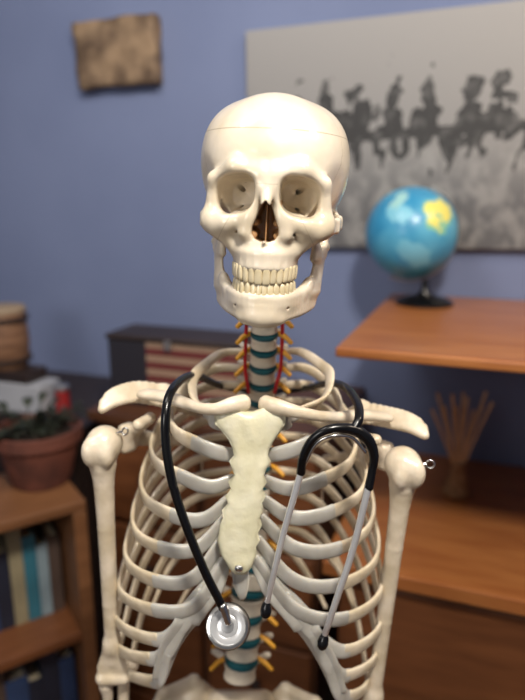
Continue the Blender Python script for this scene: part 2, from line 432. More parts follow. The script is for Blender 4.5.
# ---- spine
def spine(zr):
    zs=[-.70,-.62,-.50,-.46,-.36,-.28,-.19,-.165,-.10,-.04]
    xs=[-.034,-.030,-.018,-.014,-.008,-.003,.001,.002,.003,.004]
    ys=[.055,.050,.062,.078,.108,.105,.072,.060,.040,.034]
    return Vector((np.interp(zr,zs,xs),np.interp(zr,zs,ys),Z0+zr))
levels=[]
for i in range(7): levels.append((-.045-.0205*i,.0165,.0098,'c'))
for i in range(12): levels.append((-.190-.0245*i,.0168+.0004*i,.0120,'t'))
for i in range(5): levels.append((-.4915-.032*i,.0228,.0152,'l'))
def vertf(kind):
    def f(g):
        g=G(np.abs(g.X),g.Y,g.Z)
        d=smax(np.sqrt(g.X**2+(g.Y*1.15)**2)-(1.0+.12*(g.Z/.75)**2-.1),np.abs(g.Z)-.72,.15)
        d=smin(d,g.cap((.75,.8,.1),(1.6 if kind!='c' else 1.15,1.35,.25),.32,.25),.2)
        d=smin(d,g.cap((.6,.9,-.1),(.3,1.7,-.1),.3,.25),.2)
        if kind=='t': d=smin(d,g.cap((0,1.7,-.1),(0,3.2,-1.2),.28,.2),.2)
        elif kind=='l': d=smin(d,g.cap((0,1.7,-.1),(0,2.8,-.2),.22,.22,w=(0,0,1),h0=.4),.2)
        else: d=smin(d,g.cap((0,1.6,-.1),(0,2.5,-.6),.25,.2),.2)
        return d
    return f
vmesh={}
for kd in 'ctl':
    v,q=nets(vertf(kd),(-2.1,-1.2,-1.8),(2.1,3.7,1.0),.11); vmesh[kd]=(v,q)
for i,(zr,r,hh,kd) in enumerate(levels):
    p=spine(zr); up=(spine(zr+.01)-spine(zr-.01)).normalized()
    v,q=vmesh[kd]
    if not vmesh.get(kd+'m'):
        o=make("vertebra",v,q,M['vert'],recenter=False); vmesh[kd+'m']=o.data
    else:
        o=bpy.data.objects.new("vertebra",vmesh[kd+'m']); col.objects.link(o)
    o.matrix_basis=Matrix.Translation(p)@Vector((0,0,1)).rotation_difference(up).to_matrix().to_4x4()@Matrix.Diagonal((r,r*.9,hh*1.04,1))
    par(o,skel)
    if i<len(levels)-1:
        z2=levels[i+1][0]; pm=spine((zr+z2)/2); hd=((zr-z2)-hh*.75-levels[i+1][2]*.75)/2; hd=max(hd,.0020)
        rr=r*.98
        lathe("intervertebral_disc",[(rr*.8,-hd),(rr*1.0,-hd*.7),(rr*1.04,0),(rr*1.0,hd*.7),(rr*.8,hd)],M['disc'],skel,pm,up,24)
        for sg in (-1,1):
            L=.017 if kd=='c' else .018 if kd=='t' else .021
            a=pm+Vector((sg*r*.75,.004,0)); b=a+Vector((sg*L*.6,-.006,-.002)); c=b+Vector((sg*L*.5,-.006,-.007))
            tube("spinal_nerve",[a,b,c],[.0036,.0034,.0028],M['nerve'],skel,n=4,ring=8)
for sg in (-1,1):
    tube("vertebral_artery",[spine(-.05)+Vector((sg*.018,.000,0)),spine(-.10)+Vector((sg*.0200,.000,0)),spine(-.15)+Vector((sg*.0210,-.002,0)),spine(-.20)+Vector((sg*.0215,-.008,0)),spine(-.235)+Vector((sg*.016,-.016,0))],.0023,M['artery'],skel)

# ---- ribs
LT={1:(193,380),2:(172,410),3:(153,442),4:(143,475),5:(135,508),6:(128,540),7:(122,574),8:(119,606),9:(122,637),10:(131,664)}
RTT={1:(330,378),2:(340,406),3:(355,436),4:(365,467),5:(372,499),6:(377,533),7:(380,568),8:(380,603),9:(376,637),10:(366,670)}
FLt={1:(208,410),2:(198,444),3:(184,479),4:(174,515),5:(167,549),6:(162,582),7:(159,611),8:(156,638),9:(153,660),10:(153,682)}
FRt={1:(294,412),2:(308,444),3:(321,479),4:(330,515),5:(335,551),6:(337,586),7:(339,620),8:(342,651),9:(346,675),10:(350,697)}
SLt={1:(222,424),2:(236,456),3:(233,480),4:(230,499),5:(226,519),6:(224,539),7:(228,558)}
SRt={1:(280,424),2:(265,456),3:(263,480),4:(262,499),5:(260,518),6:(256,539),7:(253,558)}
def sy(n): return np.interp(n,[1,7],[-.042,-.064])
def fy(n): return np.interp(n,[1,3,7,10],[-.035,-.046,-.058,-.042])
CJ={}
rr_=random.Random(11)
K7=7
for side,(Ls,Fs,Ss) in (('a',(LT,FLt,SLt)),('b',(RTT,FRt,SRt))):
    sg=-1 if side=='a' else 1
    for n in range(1,11):
        j=lambda k: rr_.uniform(-k,k)
        zt=-.190-.0245*(n-1)
        sp=spine(zt)
        B=sp+Vector((sg*.016,.012,.004))
        L=P(Ls[n][0],Ls[n][1]+j(2),.02 if n>1 else .015)
        Fp=P(Fs[n][0]+j(2.5),Fs[n][1]+j(2),fy(n))
        A=Vector((B.x+.52*(L.x-B.x),sp.y+.034 if n>1 else sp.y+.018,B.z+.22*(L.z-B.z)))
        A2=Vector((B.x+.88*(L.x-B.x),sp.y*.5+.040 if n>1 else .045,B.z+.62*(L.z-B.z)))
        Mp=Vector((L.x+.24*(Fp.x-L.x),L.y*.35+Fp.y*.65,L.z+.60*(Fp.z-L.z)+j(.001)))
        wv=rr_.uniform(.94,1.08)
        if n<=7:
            S=P(*Ss[n],sy(n)+.004)
            if n<=2: mid=(Fp+S)/2+Vector((0,-.005,0))
            else: mid=(Fp*.46+S*.54)+Vector((0,-.007,-.006-.0042*(n-3)))
            allp=cat([B,A,A2,L,Mp,Fp,mid,S],K7)
        else:
            pr=CJ[(side,n-1)]
            tgt=pr[1] if n>8 else pr[1]*.75+pr[2]*.25
            mid=(Fp+tgt)/2+Vector((0,-.003,-.010)); S=tgt
            allp=cat([B,A,A2,L,Mp,Fp,mid,S],K7)
        CJ[(side,n)]=[Fp,mid,S]
        cut=5*K7
        rp_,cp_=allp[:cut+1],allp[cut-1:]
        if n==1: rawtube("rib",rp_,[.0045,.006,.0075,.0075],M['rib'],skel,.003,ref=(sg*.6,-.3,.75))
        else: rawtube("rib",rp_,[.0045,.0064,.0080*wv,.0086*wv,.0080*wv,.0096*wv],M['rib'],skel,[.004,.0034,.0030,.0030,.0030,.0032],ref=(0,-.15,1),pw=.82)
        if n<=7: rawtube("costal_cartilage",cp_,[.0098,.0094,.0080],M['cart'],skel,.0034,pw=.8,ref=(0,-.15,1) if n>1 else (0,0,1))
        else: rawtube("costal_cartilage",cp_,[.0090,.0094,.0086],M['cart'],skel,.0034,pw=.8)
    e7=CJ[(side,7)]
    mp=[e7[2]+Vector((sg*.004,.001,-.004)),e7[1]*.5+e7[2]*.5+Vector((0,.001,-.006)),CJ[(side,8)][1]*.5+e7[1]*.5+Vector((0,.001,-.003)),CJ[(side,9)][1]*.8+CJ[(side,8)][1]*.2+Vector((0,.001,-.002)),CJ[(side,10)][1]]
    tube("costal_margin",mp,[.008,.0130,.0145,.0120,.009],M['cart'],skel,rb=.0028,n=7,ref=(sg*-.7,0,.7),pw=.8,ring=16)
    for n in (11,12):
        sp=spine(-.190-.0245*(n-1))
        B=sp+Vector((sg*.016,.012,0)); q=.115 if n==11 else .08
        tube("rib",[B,B+Vector((sg*q*.45,.022,-.02)),B+Vector((sg*q*.85,.005,-.06)),B+Vector((sg*q*1.02,-.03,-.095 if n==11 else -.07))],[.0045,.006,.003],M['rib'],skel,rb=.003,n=7)

# ---- sternum
rows=[(407,230,270),(411,220,281),(416,214,286),(424,215,285),(431,221,281),(439,228,275),(447,232,270),(455,234,268),(461,229,271),(468,232,267),(475,234,264),(482,228,267),(489,231,263),(496,225,266),(503,228,262),(510,222,264),(518,223,260),(525,220,262),(533,219,258),(540,217,260),(547,219,256),(554,220,257),(561,225,254),(568,229,251),(573,234,247)]
def plate(name,rows,yf,T,m,parent,notch=0,cols=14,rough=0.0):
    V=[];Fc=[];n=len(rows);c2=cols
    for sd in (-1,1):
        for i,(v,a,b) in enumerate(rows):
            y=yf(i/(n-1))
            for j in range(c2+1):
                s=-1+2*j/c2; u=(a+b)/2+s*(b-a)/2
                vv=v+notch*(1-min(1,abs(s)*1.5)**2)*max(0,1-i/3.0)
                th=T*(max(0,1-abs(s)**3))**.5*(.55 if i in (0,n-1) else 1)
                nn=rough*noise.noise(Vector((u*.12,vv*.12,3)))
                V.append(P(u,vv,y)+Vector((0,sd*th+(nn if sd<0 else 0),0)))
    W=c2+1;N=n*W
    for i in range(n-1):
        for j in range(c2):
            Fc.append((i*W+j,(i+1)*W+j,(i+1)*W+j+1,i*W+j+1))
            Fc.append((N+i*W+j,N+i*W+j+1,N+(i+1)*W+j+1,N+(i+1)*W+j))
    for i in range(n-1):
        Fc.append((i*W,N+i*W,N+(i+1)*W,(i+1)*W)); Fc.append((i*W+c2,(i+1)*W+c2,N+(i+1)*W+c2,N+i*W+c2))
    for j in range(c2):
        Fc.append((j,j+1,N+j+1,N+j)); Fc.append(((n-1)*W+j,N+(n-1)*W+j,N+(n-1)*W+j+1,(n-1)*W+j+1))
    return make(name,V,Fc,m,parent)
st=plate("sternum",rows,lambda t:-.049-.027*t,.0062,M['sternum'],skel,notch=5,rough=.0016,cols=20)
st["label"]="textured pale yellow sternum"
plate("xiphoid_process",[(566,233,249),(574,232,249),(582,233,249),(590,235,248),(597,238,246),(600,240,244)],lambda t:-.068,.0028,M['cart'],skel)
bp=P(239,568,-.082)
lathe("bolt",[(.0045,0),(.0045,.0015),(.0036,.003),(.0015,.0038)],M['steel'],skel,bp,(0,-1,-.2),20)

# ---- clavicles, acromion, scapula
for pts in ([P(243,403,-.044),P(232,405,-.052),P(216,409,-.055),P(200,408,-.046),P(184,403,-.028),P(166,397,-.004),P(146,394,.014)],
            [P(266,404,-.044),P(278,407,-.052),P(298,412,-.055),P(320,416,-.044),P(342,417,-.024),P(362,415,-.004),P(384,417,.014)]):
    tube("clavicle",pts,[.0092,.0084,.0064,.0056,.0058,.0062,.0056],M['bone'],skel,rb=[.0085,.0076,.0060,.0060,.0078,.0104,.0110],pw=.9,ring=16)
def scap(sg,gl,ac,med,co):
    def f(g):
        d=g.cap(gl,(med[0],med[1],gl[2]-.05),.004,.0018,w=(0,0,1),h0=.012,h1=.070)
        d=smin(d,g.cap(gl,(gl[0]+sg*.006,gl[1]-.006,gl[2]),.006,.007,w=(0,0,1),h0=.012),.008)
        d=smin(d,g.cap((med[0],med[1]+.004,gl[2]-.01),ac[0],.003,.0045,w=(0,.6,.8),h0=.004,h1=.010),.008)
        q=None; W=(0,.80,.60)
        cc_=cat(ac,4); m_=len(cc_)
        for i in range(m_-1):
            f0=i/(m_-1); f1=(i+1)/(m_-1)
            hA=.0110-.0035*f0**2; hB=.0110-.0035*f1**2
            z=g.cap(tuple(cc_[i]),tuple(cc_[i+1]),.0048,.0048,w=W,h0=hA,h1=hB); q=z if q is None else smin(q,z,.002)
        d=smin(d,q,.008)
        d=smin(d,g.cap(gl,co[0],.007,.006),.008)
        d=smin(d,g.cap(co[0],co[1],.006,.0065),.004)
        return d
    pts=[gl,med]+ac+co+[(med[0],med[1],gl[2]-.13),(med[0],med[1],gl[2]+.03)]
    lo=[min(p[i] for p in pts)-.03 for i in range(3)]; hi=[max(p[i] for p in pts)+.03 for i in range(3)]
    return sdf("scapula",f,lo,hi,.0019,M['bone'],skel)
t=tuple
scap(-1,t(P(130,437,.045)),[t(P(165,396,.056)),t(P(138,392,.036)),t(P(117,396,.018)),t(P(103,404,.006))],(-.085,.150,0),[t(P(150,418,.02)),t(P(138,425,-.012))])
scap(1,t(P(382,455,.045)),[t(P(362,412,.056)),t(P(387,417,.034)),t(P(408,422,.016)),t(P(424,430,.004))],(.085,.150,0),[t(P(366,438,.02)),t(P(376,440,-.016))])

# ---- humeri
def humerus(head,elbow,sg):
    H=Vector(head);E=Vector(elbow);ax=(E-H).normalized()
    def f(g):
        prof=[(.0,.0165),(.022,.0150),(.045,.0116),(.10,.0101),(.20,.0092),((E-H).length-.045,.0088)]
        d=None
        for (s0,r0),(s1,r1) in zip(prof[:-1],prof[1:]):
            q=g.cap(t(H+ax*s0),t(H+ax*s1),r0,r1); d=q if d is None else smin(d,q,.0015)
        d=smin(d,g.ell(t(H+Vector((-sg*.002,.004,.002))),(.0205,.021,.0200)),.006)
        d=smin(d,g.ell(t(H+Vector((sg*.010,-.012,-.003))),(.0100,.0105,.016)),.007)
        d=smin(d,g.ell(t(H+Vector((-sg*.008,-.014,-.008))),(.007,.007,.011)),.007)
        d=smin(d,g.cap(t(E-ax*.045),t(E-ax*.014),.0082,.0070,w=(1,0,0),h0=.001,h1=.0135),.012)
        d=smin(d,g.cap(t(E+Vector((-.013,-.003,0))),t(E+Vector((.013,-.003,0))),.0092,.0080),.007)
        d=smin(d,g.ell(t(E+Vector((-sg*.023,.004,.012))),(.0075,.007,.009)),.008)
        d=smax(d,-g.ell(t(E+Vector((0,-.014,.014))),(.008,.007,.007)),.004)
        d=smax(d,-g.cap(t(H+Vector((sg*-.001,-.0275,.000))),t(H+Vector((sg*.0,-.019,-.045))),.0032),.005)
        return d
    lo=[min(H[i],E[i])-.05 for i in range(3)];hi=[max(H[i],E[i])+.05 for i in range(3)]
    return sdf("humerus",f,lo,hi,.0015,M['bone'],skel)
hl=P(102,446,-.004);el=P(114,676,-.01)
humerus(hl,el,-1)
hr=P(405,467,-.012);er=P(370,724,-.01)
humerus(hr,er,1)
for E,sg in ((el,-1),(er,1)):
    tube("ulna",[E+Vector((-sg*.008,.014,.012)),E+Vector((-sg*.008,.012,-.015)),E+Vector((-sg*.006,.004,-.12)),E+Vector((-sg*.014,-.01,-.24))],[.008,.008,.006,.005],M['bone'],skel,ref=(1,0,0))
    tube("radius",[E+Vector((sg*.011,.0,-.013)),E+Vector((sg*.010,.0,-.04)),E+Vector((sg*.016,-.006,-.13)),E+Vector((sg*.012,-.016,-.24))],[.009,.006,.006,.012],M['bone'],skel,ref=(1,0,0))
def eyebolt(p,d,sz=.006):
    p=Vector(p);d=Vector(d).normalized()
    tube("shoulder_hook",[p-d*.02,p],[.0013,.0013],M['steel'],skel,n=3,ring=8)
    pts=[p+d*sz+ (d*math.cos(a)+Vector((0,0,1))*math.sin(a))*sz for a in [math.pi+2*math.pi*k/12*.92 for k in range(13)]]
    tube("shoulder_hook",pts,[.0011],M['steel'],skel,n=3,ring=8,ref=(0,1,0))
eyebolt(P(426,464,-.010),(1,-.2,0),.0046); eyebolt(P(122,432,-.006),(.6,-.2,.2),.0040)
# ---- pelvis and stand
for sg in (-1,1):
    c=spine(-.665)+Vector((0,0,-.012 if sg<0 else -.026))
    def pf(g,sg=sg,c=c):
        pt=[c+Vector((sg*.036,.045,-.03)),c+Vector((sg*.065,.035,.008)),c+Vector((sg*.105,.005,.012)),c+Vector((sg*.128,-.035,-.012)),c+Vector((sg*.120,-.065,-.050))]
        lo=c+Vector((sg*.08,-.01,-.12)); d=None
        for i in range(4):
            q=g.cap(t(pt[i]),t(pt[i+1]),.0075,.0075); d=q if d is None else smin(d,q,.006)
            for k in (.2,.4,.6,.8,1):
                d=smin(d,g.cap(t(pt[i].lerp(lo,k)),t(pt[i+1].lerp(lo,k)),.011,.011),.02)
        d=smin(d,g.ell(t(lo+Vector((sg*.015,0,0))),(.03,.03,.03)),.02)
        d=smin(d,g.cap(t(lo),t(Vector((c.x,c.y-.08,lo.z-.02))),.011,.009),.01)
        return d
    sdf("pelvis_bone",pf,(min(c.x,c.x+sg*.16)-.02,c.y-.12,c.z-.19),(max(c.x,c.x+sg*.16)+.02,c.y+.08,c.z+.04),.003,M['bone'],skel)
c=spine(-.68)
sdf("sacrum",lambda g:smin(g.cap(t(c+Vector((0,.01,-.01))),t(c+Vector((0,.045,-.09))),.018,.008,w=(1,0,0),h0=.028,h1=.004),g.cap(t(c+Vector((-.035,.03,-.02))),t(c+Vector((.035,.03,-.02))),.014,.014),.01),(c.x-.08,c.y-.03,c.z-.13),(c.x+.08,c.y+.08,c.z+.03),.003,M['bone'],skel)
sx,syy=c.x,c.y+.01
lathe("stand_pole",[(.011,.09),(.011,Z0-.72)],M['steel'],skel,(sx,syy,0),None,20)
lathe("stand_hub",[(.035,.055),(.035,.085),(.02,.10),(.02,.12)],M['black'],skel,(sx,syy,0),None,24)
for k in range(5):
    a=2*math.pi*k/5+.3; d=Vector((math.cos(a),math.sin(a),0))
    b=Vector((sx,syy,0))
    tube("stand_foot",[b+d*.02+Vector((0,0,.075)),b+d*.10+Vector((0,0,.065)),b+d*.19+Vector((0,0,.055))],[.014,.010],M['black'],skel,n=4)
    w=b+d*.19+Vector((0,0,.025)); s=Vector((-d.y,d.x,0))
    lathe("caster",[(.008,-.012),(.025,-.010),(.025,.010),(.008,.012)],M['black'],skel,w,s,20)

# ================================================================== STETHOSCOPE
sto=empty("stethoscope",P(262,560,-.095))
tag(sto,"black rubber and steel stethoscope hung around the skeleton's neck","stethoscope")
tube("tubing",[P(353,431,-.094),P(359,418,-.084),P(357,402,-.056),P(346,388,-.012),P(330,383,.045),P(305,388,.12),P(262,392,.165),P(222,386,.12),P(198,376,.045),P(183,379,-.012),P(171,392,-.057),P(166,412,-.078),P(166,445,-.086),P(173,485,-.092),P(187,528,-.096),P(205,572,-.098),P(218,598,-.098),P(225,612,-.097)],.0046,M['black'],sto,n=8,ring=14)
cp=P(228,626,-.094)
fc=(CAM-cp).normalized(); fc=(fc+Vector((-.10,0,-.12))).normalized()
R=.0228
lathe("chestpiece",[(.006,-.012),(.010,-.011),(.017,-.006),(R*.97,-.003),(R,0),(R,.003),(R*.95,.0046),(R*.84,.0052),(R*.80,.0040)],M['steel'],sto,cp,fc,48)
lathe("chestpiece_rim",[(R*.985,-.0035),(R*1.03,-.002),(R*1.03,.0014),(R*.99,.0022)],M['black'],sto,cp,fc,48)
lathe("diaphragm",[(R*.81,.0036),(R*.79,.0044),(R*.76,.0040),(R*.74,.0046),(R*.5,.0047),(R*.48,.0044),(R*.45,.0047),(.001,.0048)],M['diaph'],sto,cp,fc,40)
lathe("diaphragm_hub",[(R*.30,.0046),(R*.28,.0054),(R*.1,.0057)],M['metal'],sto,cp,fc,32)
tube("chestpiece_stem",[P(223,606,-.099),P(228,622,-.100)],[.0045,.004],M['steel'],sto,n=3)
yk=[P(301,472,-.092),P(303,457,-.095),P(311,441,-.097),P(324,431,-.098),P(340,428,-.096),P(357,431,-.092),P(369,441,-.092),P(374,456,-.092),P(372,472,-.092),P(369,487,-.093)]
tube("yoke_tubing",yk,[.0046,.0040,.0040,.0046,.0058,.0052,.0042,.0046],M['black'],sto,n=8,ring=14)
tube("yoke_spring",[P(305,464,-.094),P(316,444,-.097),P(332,436,-.099),P(352,438,-.096),P(365,452,-.094)],[.0018],M['steel'],sto,n=8)
tube("ear_tube",[P(302,468,-.092),P(293,500,-.094),P(283,535,-.096),P(275,568,-.098),P(270,590,-.098),P(267,604,-.096)],[.0035,.0033,.0030],M['tube'],sto)
tube("ear_tube",[P(369,484,-.093),P(361,518,-.095),P(351,556,-.097),P(339,592,-.099),P(329,622,-.099),P(325,634,-.097)],[.0038,.0036,.0032],M['tube'],sto)
for (u,v,a) in ((266.5,606,(-.12,-.25,-1)),(324,638,(-.25,-.25,-1))):
    p=P(u,v,-.097)
    lathe("ear_tip",[(.0035,-.004),(.0052,0),(.0060,.005),(.0050,.010),(.0025,.0125)],M['black'],sto,p,a,20)

# ================================================================== ROOM
WY=.916
def struct(o): o["kind"]="structure"; return o
struct(box("wall_back",-2.0,2.0,WY,WY+.1,0,2.6,M['wall'],bev=0))
struct(box("wall_left",-2.1,-2.0,-2.4,WY+.1,0,2.6,M['wall'],bev=0))
struct(box("wall_right",2.0,2.1,-2.4,WY+.1,0,2.6,M['wall'],bev=0))
struct(box("floor",-2.1,2.1,-2.4,WY+.1,-.1,0,M['floor'],bev=0))
struct(box("ceiling",-2.1,2.1,-2.4,WY+.1,2.6,2.7,M['ceil'],bev=0))
struct(box("baseboard_back",-2.0,2.0,WY-.015,WY,0,.09,M['ceil'],bev=.002))

# ---- canvas print
a=hity(247,27,WY-.02)
cw=1.0; zt_=a.z; zb=hity(345,246,WY-.02).z
def canvas_mat():
    m=bpy.data.materials.new("monochrome_print"); m.use_nodes=True; nt=m.node_tree; bs=nt.nodes['Principled BSDF']
    bs.inputs['Roughness'].default_value=.6
    N=nt.nodes.new; Lk=nt.links.new
    tc=N('ShaderNodeTexCoord'); sp=N('ShaderNodeSeparateXYZ'); Lk(tc.outputs['Object'],sp.inputs[0])
    def math_(op,x,y=None,z=None):
        n=N('ShaderNodeMath'); n.operation=op
        for i,q in enumerate((x,y,z)):
            if q is None: continue
            if isinstance(q,(int,float)): n.inputs[i].default_value=q
            else: Lk(q,n.inputs[i])
        return n.outputs[0]
    def noi(s,sc=(1,1,1),det=3):
        mp=N('ShaderNodeMapping'); mp.inputs['Scale'].default_value=sc; Lk(tc.outputs['Object'],mp.inputs[0])
        n=N('ShaderNodeTexNoise'); n.inputs['Scale'].default_value=s; n.inputs['Detail'].default_value=det; Lk(mp.outputs[0],n.inputs[0]); return n.outputs['Fac']
    z=sp.outputs['Z']; x=sp.outputs['X']
    rp=N('ShaderNodeValToRGB'); Lk(math_('MULTIPLY_ADD',z,1.7,.5),rp.inputs[0])
    e=rp.color_ramp.elements; e[0].position=0; e[0].color=srgb((84,84,86)); e[1].position=1; e[1].color=srgb((150,148,147))
    k=e.new(.45); k.color=srgb((132,131,130)); k=e.new(.25); k.color=srgb((92,92,94))
    cn=noi(34,(1,1,.7),5); cr=N('ShaderNodeValToRGB'); cr.color_ramp.elements[0].position=.42; cr.color_ramp.elements[1].position=.6; Lk(cn,cr.inputs[0])
    fac=math_('MULTIPLY',cr.outputs[0],math_('MULTIPLY',math_('LESS_THAN',z,-.03),.6))
    mx=N('ShaderNodeMix'); mx.data_type='RGBA'; Lk(fac,mx.inputs['Factor']); Lk(rp.outputs[0],mx.inputs['A']); mx.inputs['B'].default_value=srgb((150,149,147))
    ln=math_('MULTIPLY_ADD',x,.02,.006)
    d=math_('SUBTRACT',z,ln)
    on=math_('GREATER_THAN',x,-.38)
    beam=math_('LESS_THAN',math_('ABSOLUTE',d),.011)
    # abstract dark rounded masses lined up along a dark horizontal bar
    vo=N('ShaderNodeTexVoronoi'); vo.voronoi_dimensions='1D'; vo.inputs['Scale'].default_value=13; vo.inputs['Randomness'].default_value=.6; Lk(x,vo.inputs['W'])
    bell=math_('SUBTRACT',.12,math_('MULTIPLY',math_('POWER',math_('MULTIPLY',vo.outputs['Distance'],2.0),2.0),.11))
    hgt=math_('MULTIPLY_ADD',math_('SUBTRACT',noi(28,(1,0,.9),2),.55),.34,bell)
    up=math_('MULTIPLY',math_('LESS_THAN',d,hgt),math_('GREATER_THAN',d,0))
    hd=math_('MULTIPLY',math_('SUBTRACT',noi(34,(1,0,.5),1),.43),.36)
    dn=math_('MULTIPLY',math_('LESS_THAN',math_('MULTIPLY',d,-1),hd),math_('LESS_THAN',d,0))
    dk=math_('MULTIPLY',math_('MAXIMUM',beam,math_('MAXIMUM',up,dn)),on)
    dk=math_('MULTIPLY',dk,math_('MULTIPLY_ADD',noi(45,(1,1,1),3),1.3,.28))
    dk=math_('MINIMUM',dk,.93)
    mx2=N('ShaderNodeMix'); mx2.data_type='RGBA'; Lk(dk,mx2.inputs['Factor']); Lk(mx.outputs['Result'],mx2.inputs['A']); mx2.inputs['B'].default_value=srgb((22,22,24))
    Lk(mx2.outputs['Result'],bs.inputs['Base Color']); return m
cv=box("canvas_print",a.x,a.x+cw,WY-.022,WY-.001,zb,zt_,canvas_mat(),bev=.003)
cv.rotation_euler=(0,math.radians(-1.0),-YAW)
tag(cv,"large black-and-white canvas print hanging on the blue wall","picture")

# ---- plaque
pa=hity(79,27,WY-.01); pb=hity(162,82,WY-.01)
bm=bmesh.new(); bmesh.ops.create_cube(bm,size=1); bmesh.ops.subdivide_edges(bm,edges=bm.edges[:],cuts=12,use_grid_fill=True)
W_,H_=(pb.x-pa.x),(pa.z-pb.z)+.012
for v in bm.verts:
    x,y,z=v.co.x*W_,v.co.y*.03,v.co.z*H_
    n=noise.noise(Vector((x*30,y*30,z*30))); n2=noise.noise(Vector((x*14+5,0,z*14)))
    if abs(v.co.x)>.49: x+=n*.005
    if abs(v.co.z)>.49: z+=n2*.006
    if v.co.y<-.4: y+=n*.006+n2*.005
    v.co=(x,y,z)
me=bpy.data.meshes.new("wall_plaque"); bm.to_mesh(me); bm.free(); me.materials.append(M['plaque'])
for p in me.polygons: p.use_smooth=True
pq=bpy.data.objects.new("wall_plaque",me); col.objects.link(pq)
pq.location=from_room(((pa.x+pb.x)/2,WY-.021,(pa.z+pb.z)/2)); pq.rotation_euler=(0,math.radians(-1),-YAW)
tag(pq,"small rough weathered brown wooden plaque on blue wall","plaque")

# ---- hutch shelf over the desk
SZ=1.267
k=to_room(hitz(335,347,SZ)); sx0,sy0=k.x,k.y
sh=box("hutch_shelf",sx0,sx0+.85,sy0,WY-.003,SZ-.017,SZ,M['wood'],bev=.004)
tag(sh,"honey-coloured wooden hutch shelf carrying a globe above the desk","shelf")
DZ=.86
k=to_room(hitz(405,577,DZ)); dx0=to_room(hitz(322,560,DZ)).x; dy0=k.y
box("support_panel",sx0+.80,sx0+.825,sy0+.1,WY-.003,DZ,SZ-.017,M['wood'],sh)
desk=empty("desk",from_room((dx0+.5,(dy0+WY)/2,0)))
tag(desk,"honey-coloured wooden desk with plain brown front against the wall","desk")
box("desktop",dx0,dx0+1.1,dy0,WY-.003,DZ-.03,DZ,M['wood'],desk,bev=.004)
box("desk_body",dx0+.03,dx0+1.08,dy0+.035,WY-.01,.02,DZ-.03,M['wood_m'],desk)
box("front_panel",dx0+.03,dx0+.52,dy0+.020,dy0+.036,.05,DZ-.045,M['wood_m'],desk,bev=.003)
box("front_panel",dx0+.525,dx0+1.08,dy0+.020,dy0+.036,.05,DZ-.045,M['wood_m'],desk,bev=.003)

# ---- globe
gb=hitz(424,304,SZ)
globe=empty("globe",gb); tag(globe,"blue desk globe on black stand resting on the wooden shelf","globe")
gcn=P(411,233,gb.y); gr=45.0/F*((gcn-CAM).dot(FW))
def globe_mat():
    m=bpy.data.materials.new("globe_map"); m.use_nodes=True; nt=m.node_tree; bs=nt.nodes['Principled BSDF']; bs.inputs['Roughness'].default_value=.3
    N=nt.nodes.new; Lk=nt.links.new; tc=N('ShaderNodeTexCoord')
    n=N('ShaderNodeTexNoise'); n.inputs['Scale'].default_value=30; n.inputs['Detail'].default_value=6; Lk(tc.outputs['Object'],n.inputs[0])
    n2=N('ShaderNodeTexNoise'); n2.inputs['Scale'].default_value=9; n2.inputs['Detail'].default_value=3; Lk(tc.outputs['Object'],n2.inputs[0])
    sea=N('ShaderNodeValToRGB'); sea.color_ramp.elements[0].position=.4; sea.color_ramp.elements[1].position=.62; sea.color_ramp.elements[0].color=srgb((54,138,180)); sea.color_ramp.elements[1].color=srgb((92,168,198)); Lk(n2.outputs['Fac'],sea.inputs[0])
    def patch(dirv,rad,colr,prev):
        vm=N('ShaderNodeVectorMath'); vm.operation='DISTANCE'; Lk(tc.outputs['Object'],vm.inputs[0]); vm.inputs[1].default_value=tuple(Vector(dirv).normalized()*gr)
        ad=N('ShaderNodeMath'); ad.operation='MULTIPLY_ADD'; Lk(n.outputs['Fac'],ad.inputs[0]); ad.inputs[1].default_value=-.10; Lk(vm.outputs['Value'],ad.inputs[2])
        lt=N('ShaderNodeMath'); lt.operation='LESS_THAN'; Lk(ad.outputs[0],lt.inputs[0]); lt.inputs[1].default_value=rad-.05
        mx=N('ShaderNodeMix'); mx.data_type='RGBA'; Lk(lt.outputs[0],mx.inputs['Factor']); Lk(prev,mx.inputs['A'])
        mx.inputs['B'].default_value=srgb(colr); return mx.outputs['Result']
    cur=sea.outputs[0]
    for dv,r_,c_ in (((.40,-.74,.48),.033,(128,188,160)),((.42,-.72,.54),.026,(224,214,110)),((-.45,-.8,.45),.024,(120,186,208)),((-.1,-.85,-.35),.028,(106,176,202)),((-.35,-.5,.78),.018,(150,196,196)),((.2,.9,.2),.05,(214,196,110)),((.9,.3,-.2),.04,(140,180,110)),((-.5,.7,-.4),.045,(216,160,120))):
        cur=patch(dv,r_,c_,cur)
    Lk(cur,bs.inputs['Base Color'])
    return m
tl=math.radians(23); axis=Vector((math.sin(tl),0,math.cos(tl)))
prof=[(max(.0005,gr*math.sin(a)),-gr*math.cos(a)) for a in [math.pi*i/32 for i in range(33)]]
lathe("globe_ball",prof,globe_mat(),globe,gcn,axis,48)
side=Vector((math.cos(tl),0,-math.sin(tl)))
arc=[gcn+(axis*math.cos(a)+side*math.sin(a))*(gr+.006) for a in [math.pi*(i/12) for i in range(13)]]
tube("meridian_arm",arc,.0025,M['metal'],globe,n=3,rb=.002,ref=(0,1,0))
lathe("globe_base",[(.062,0),(.063,.006),(.050,.014),(.018,.020),(.009,.032),(.008,max(.04,(gcn.z-gr-.004)-gb.z))],M['black'],globe,gb,None,32)

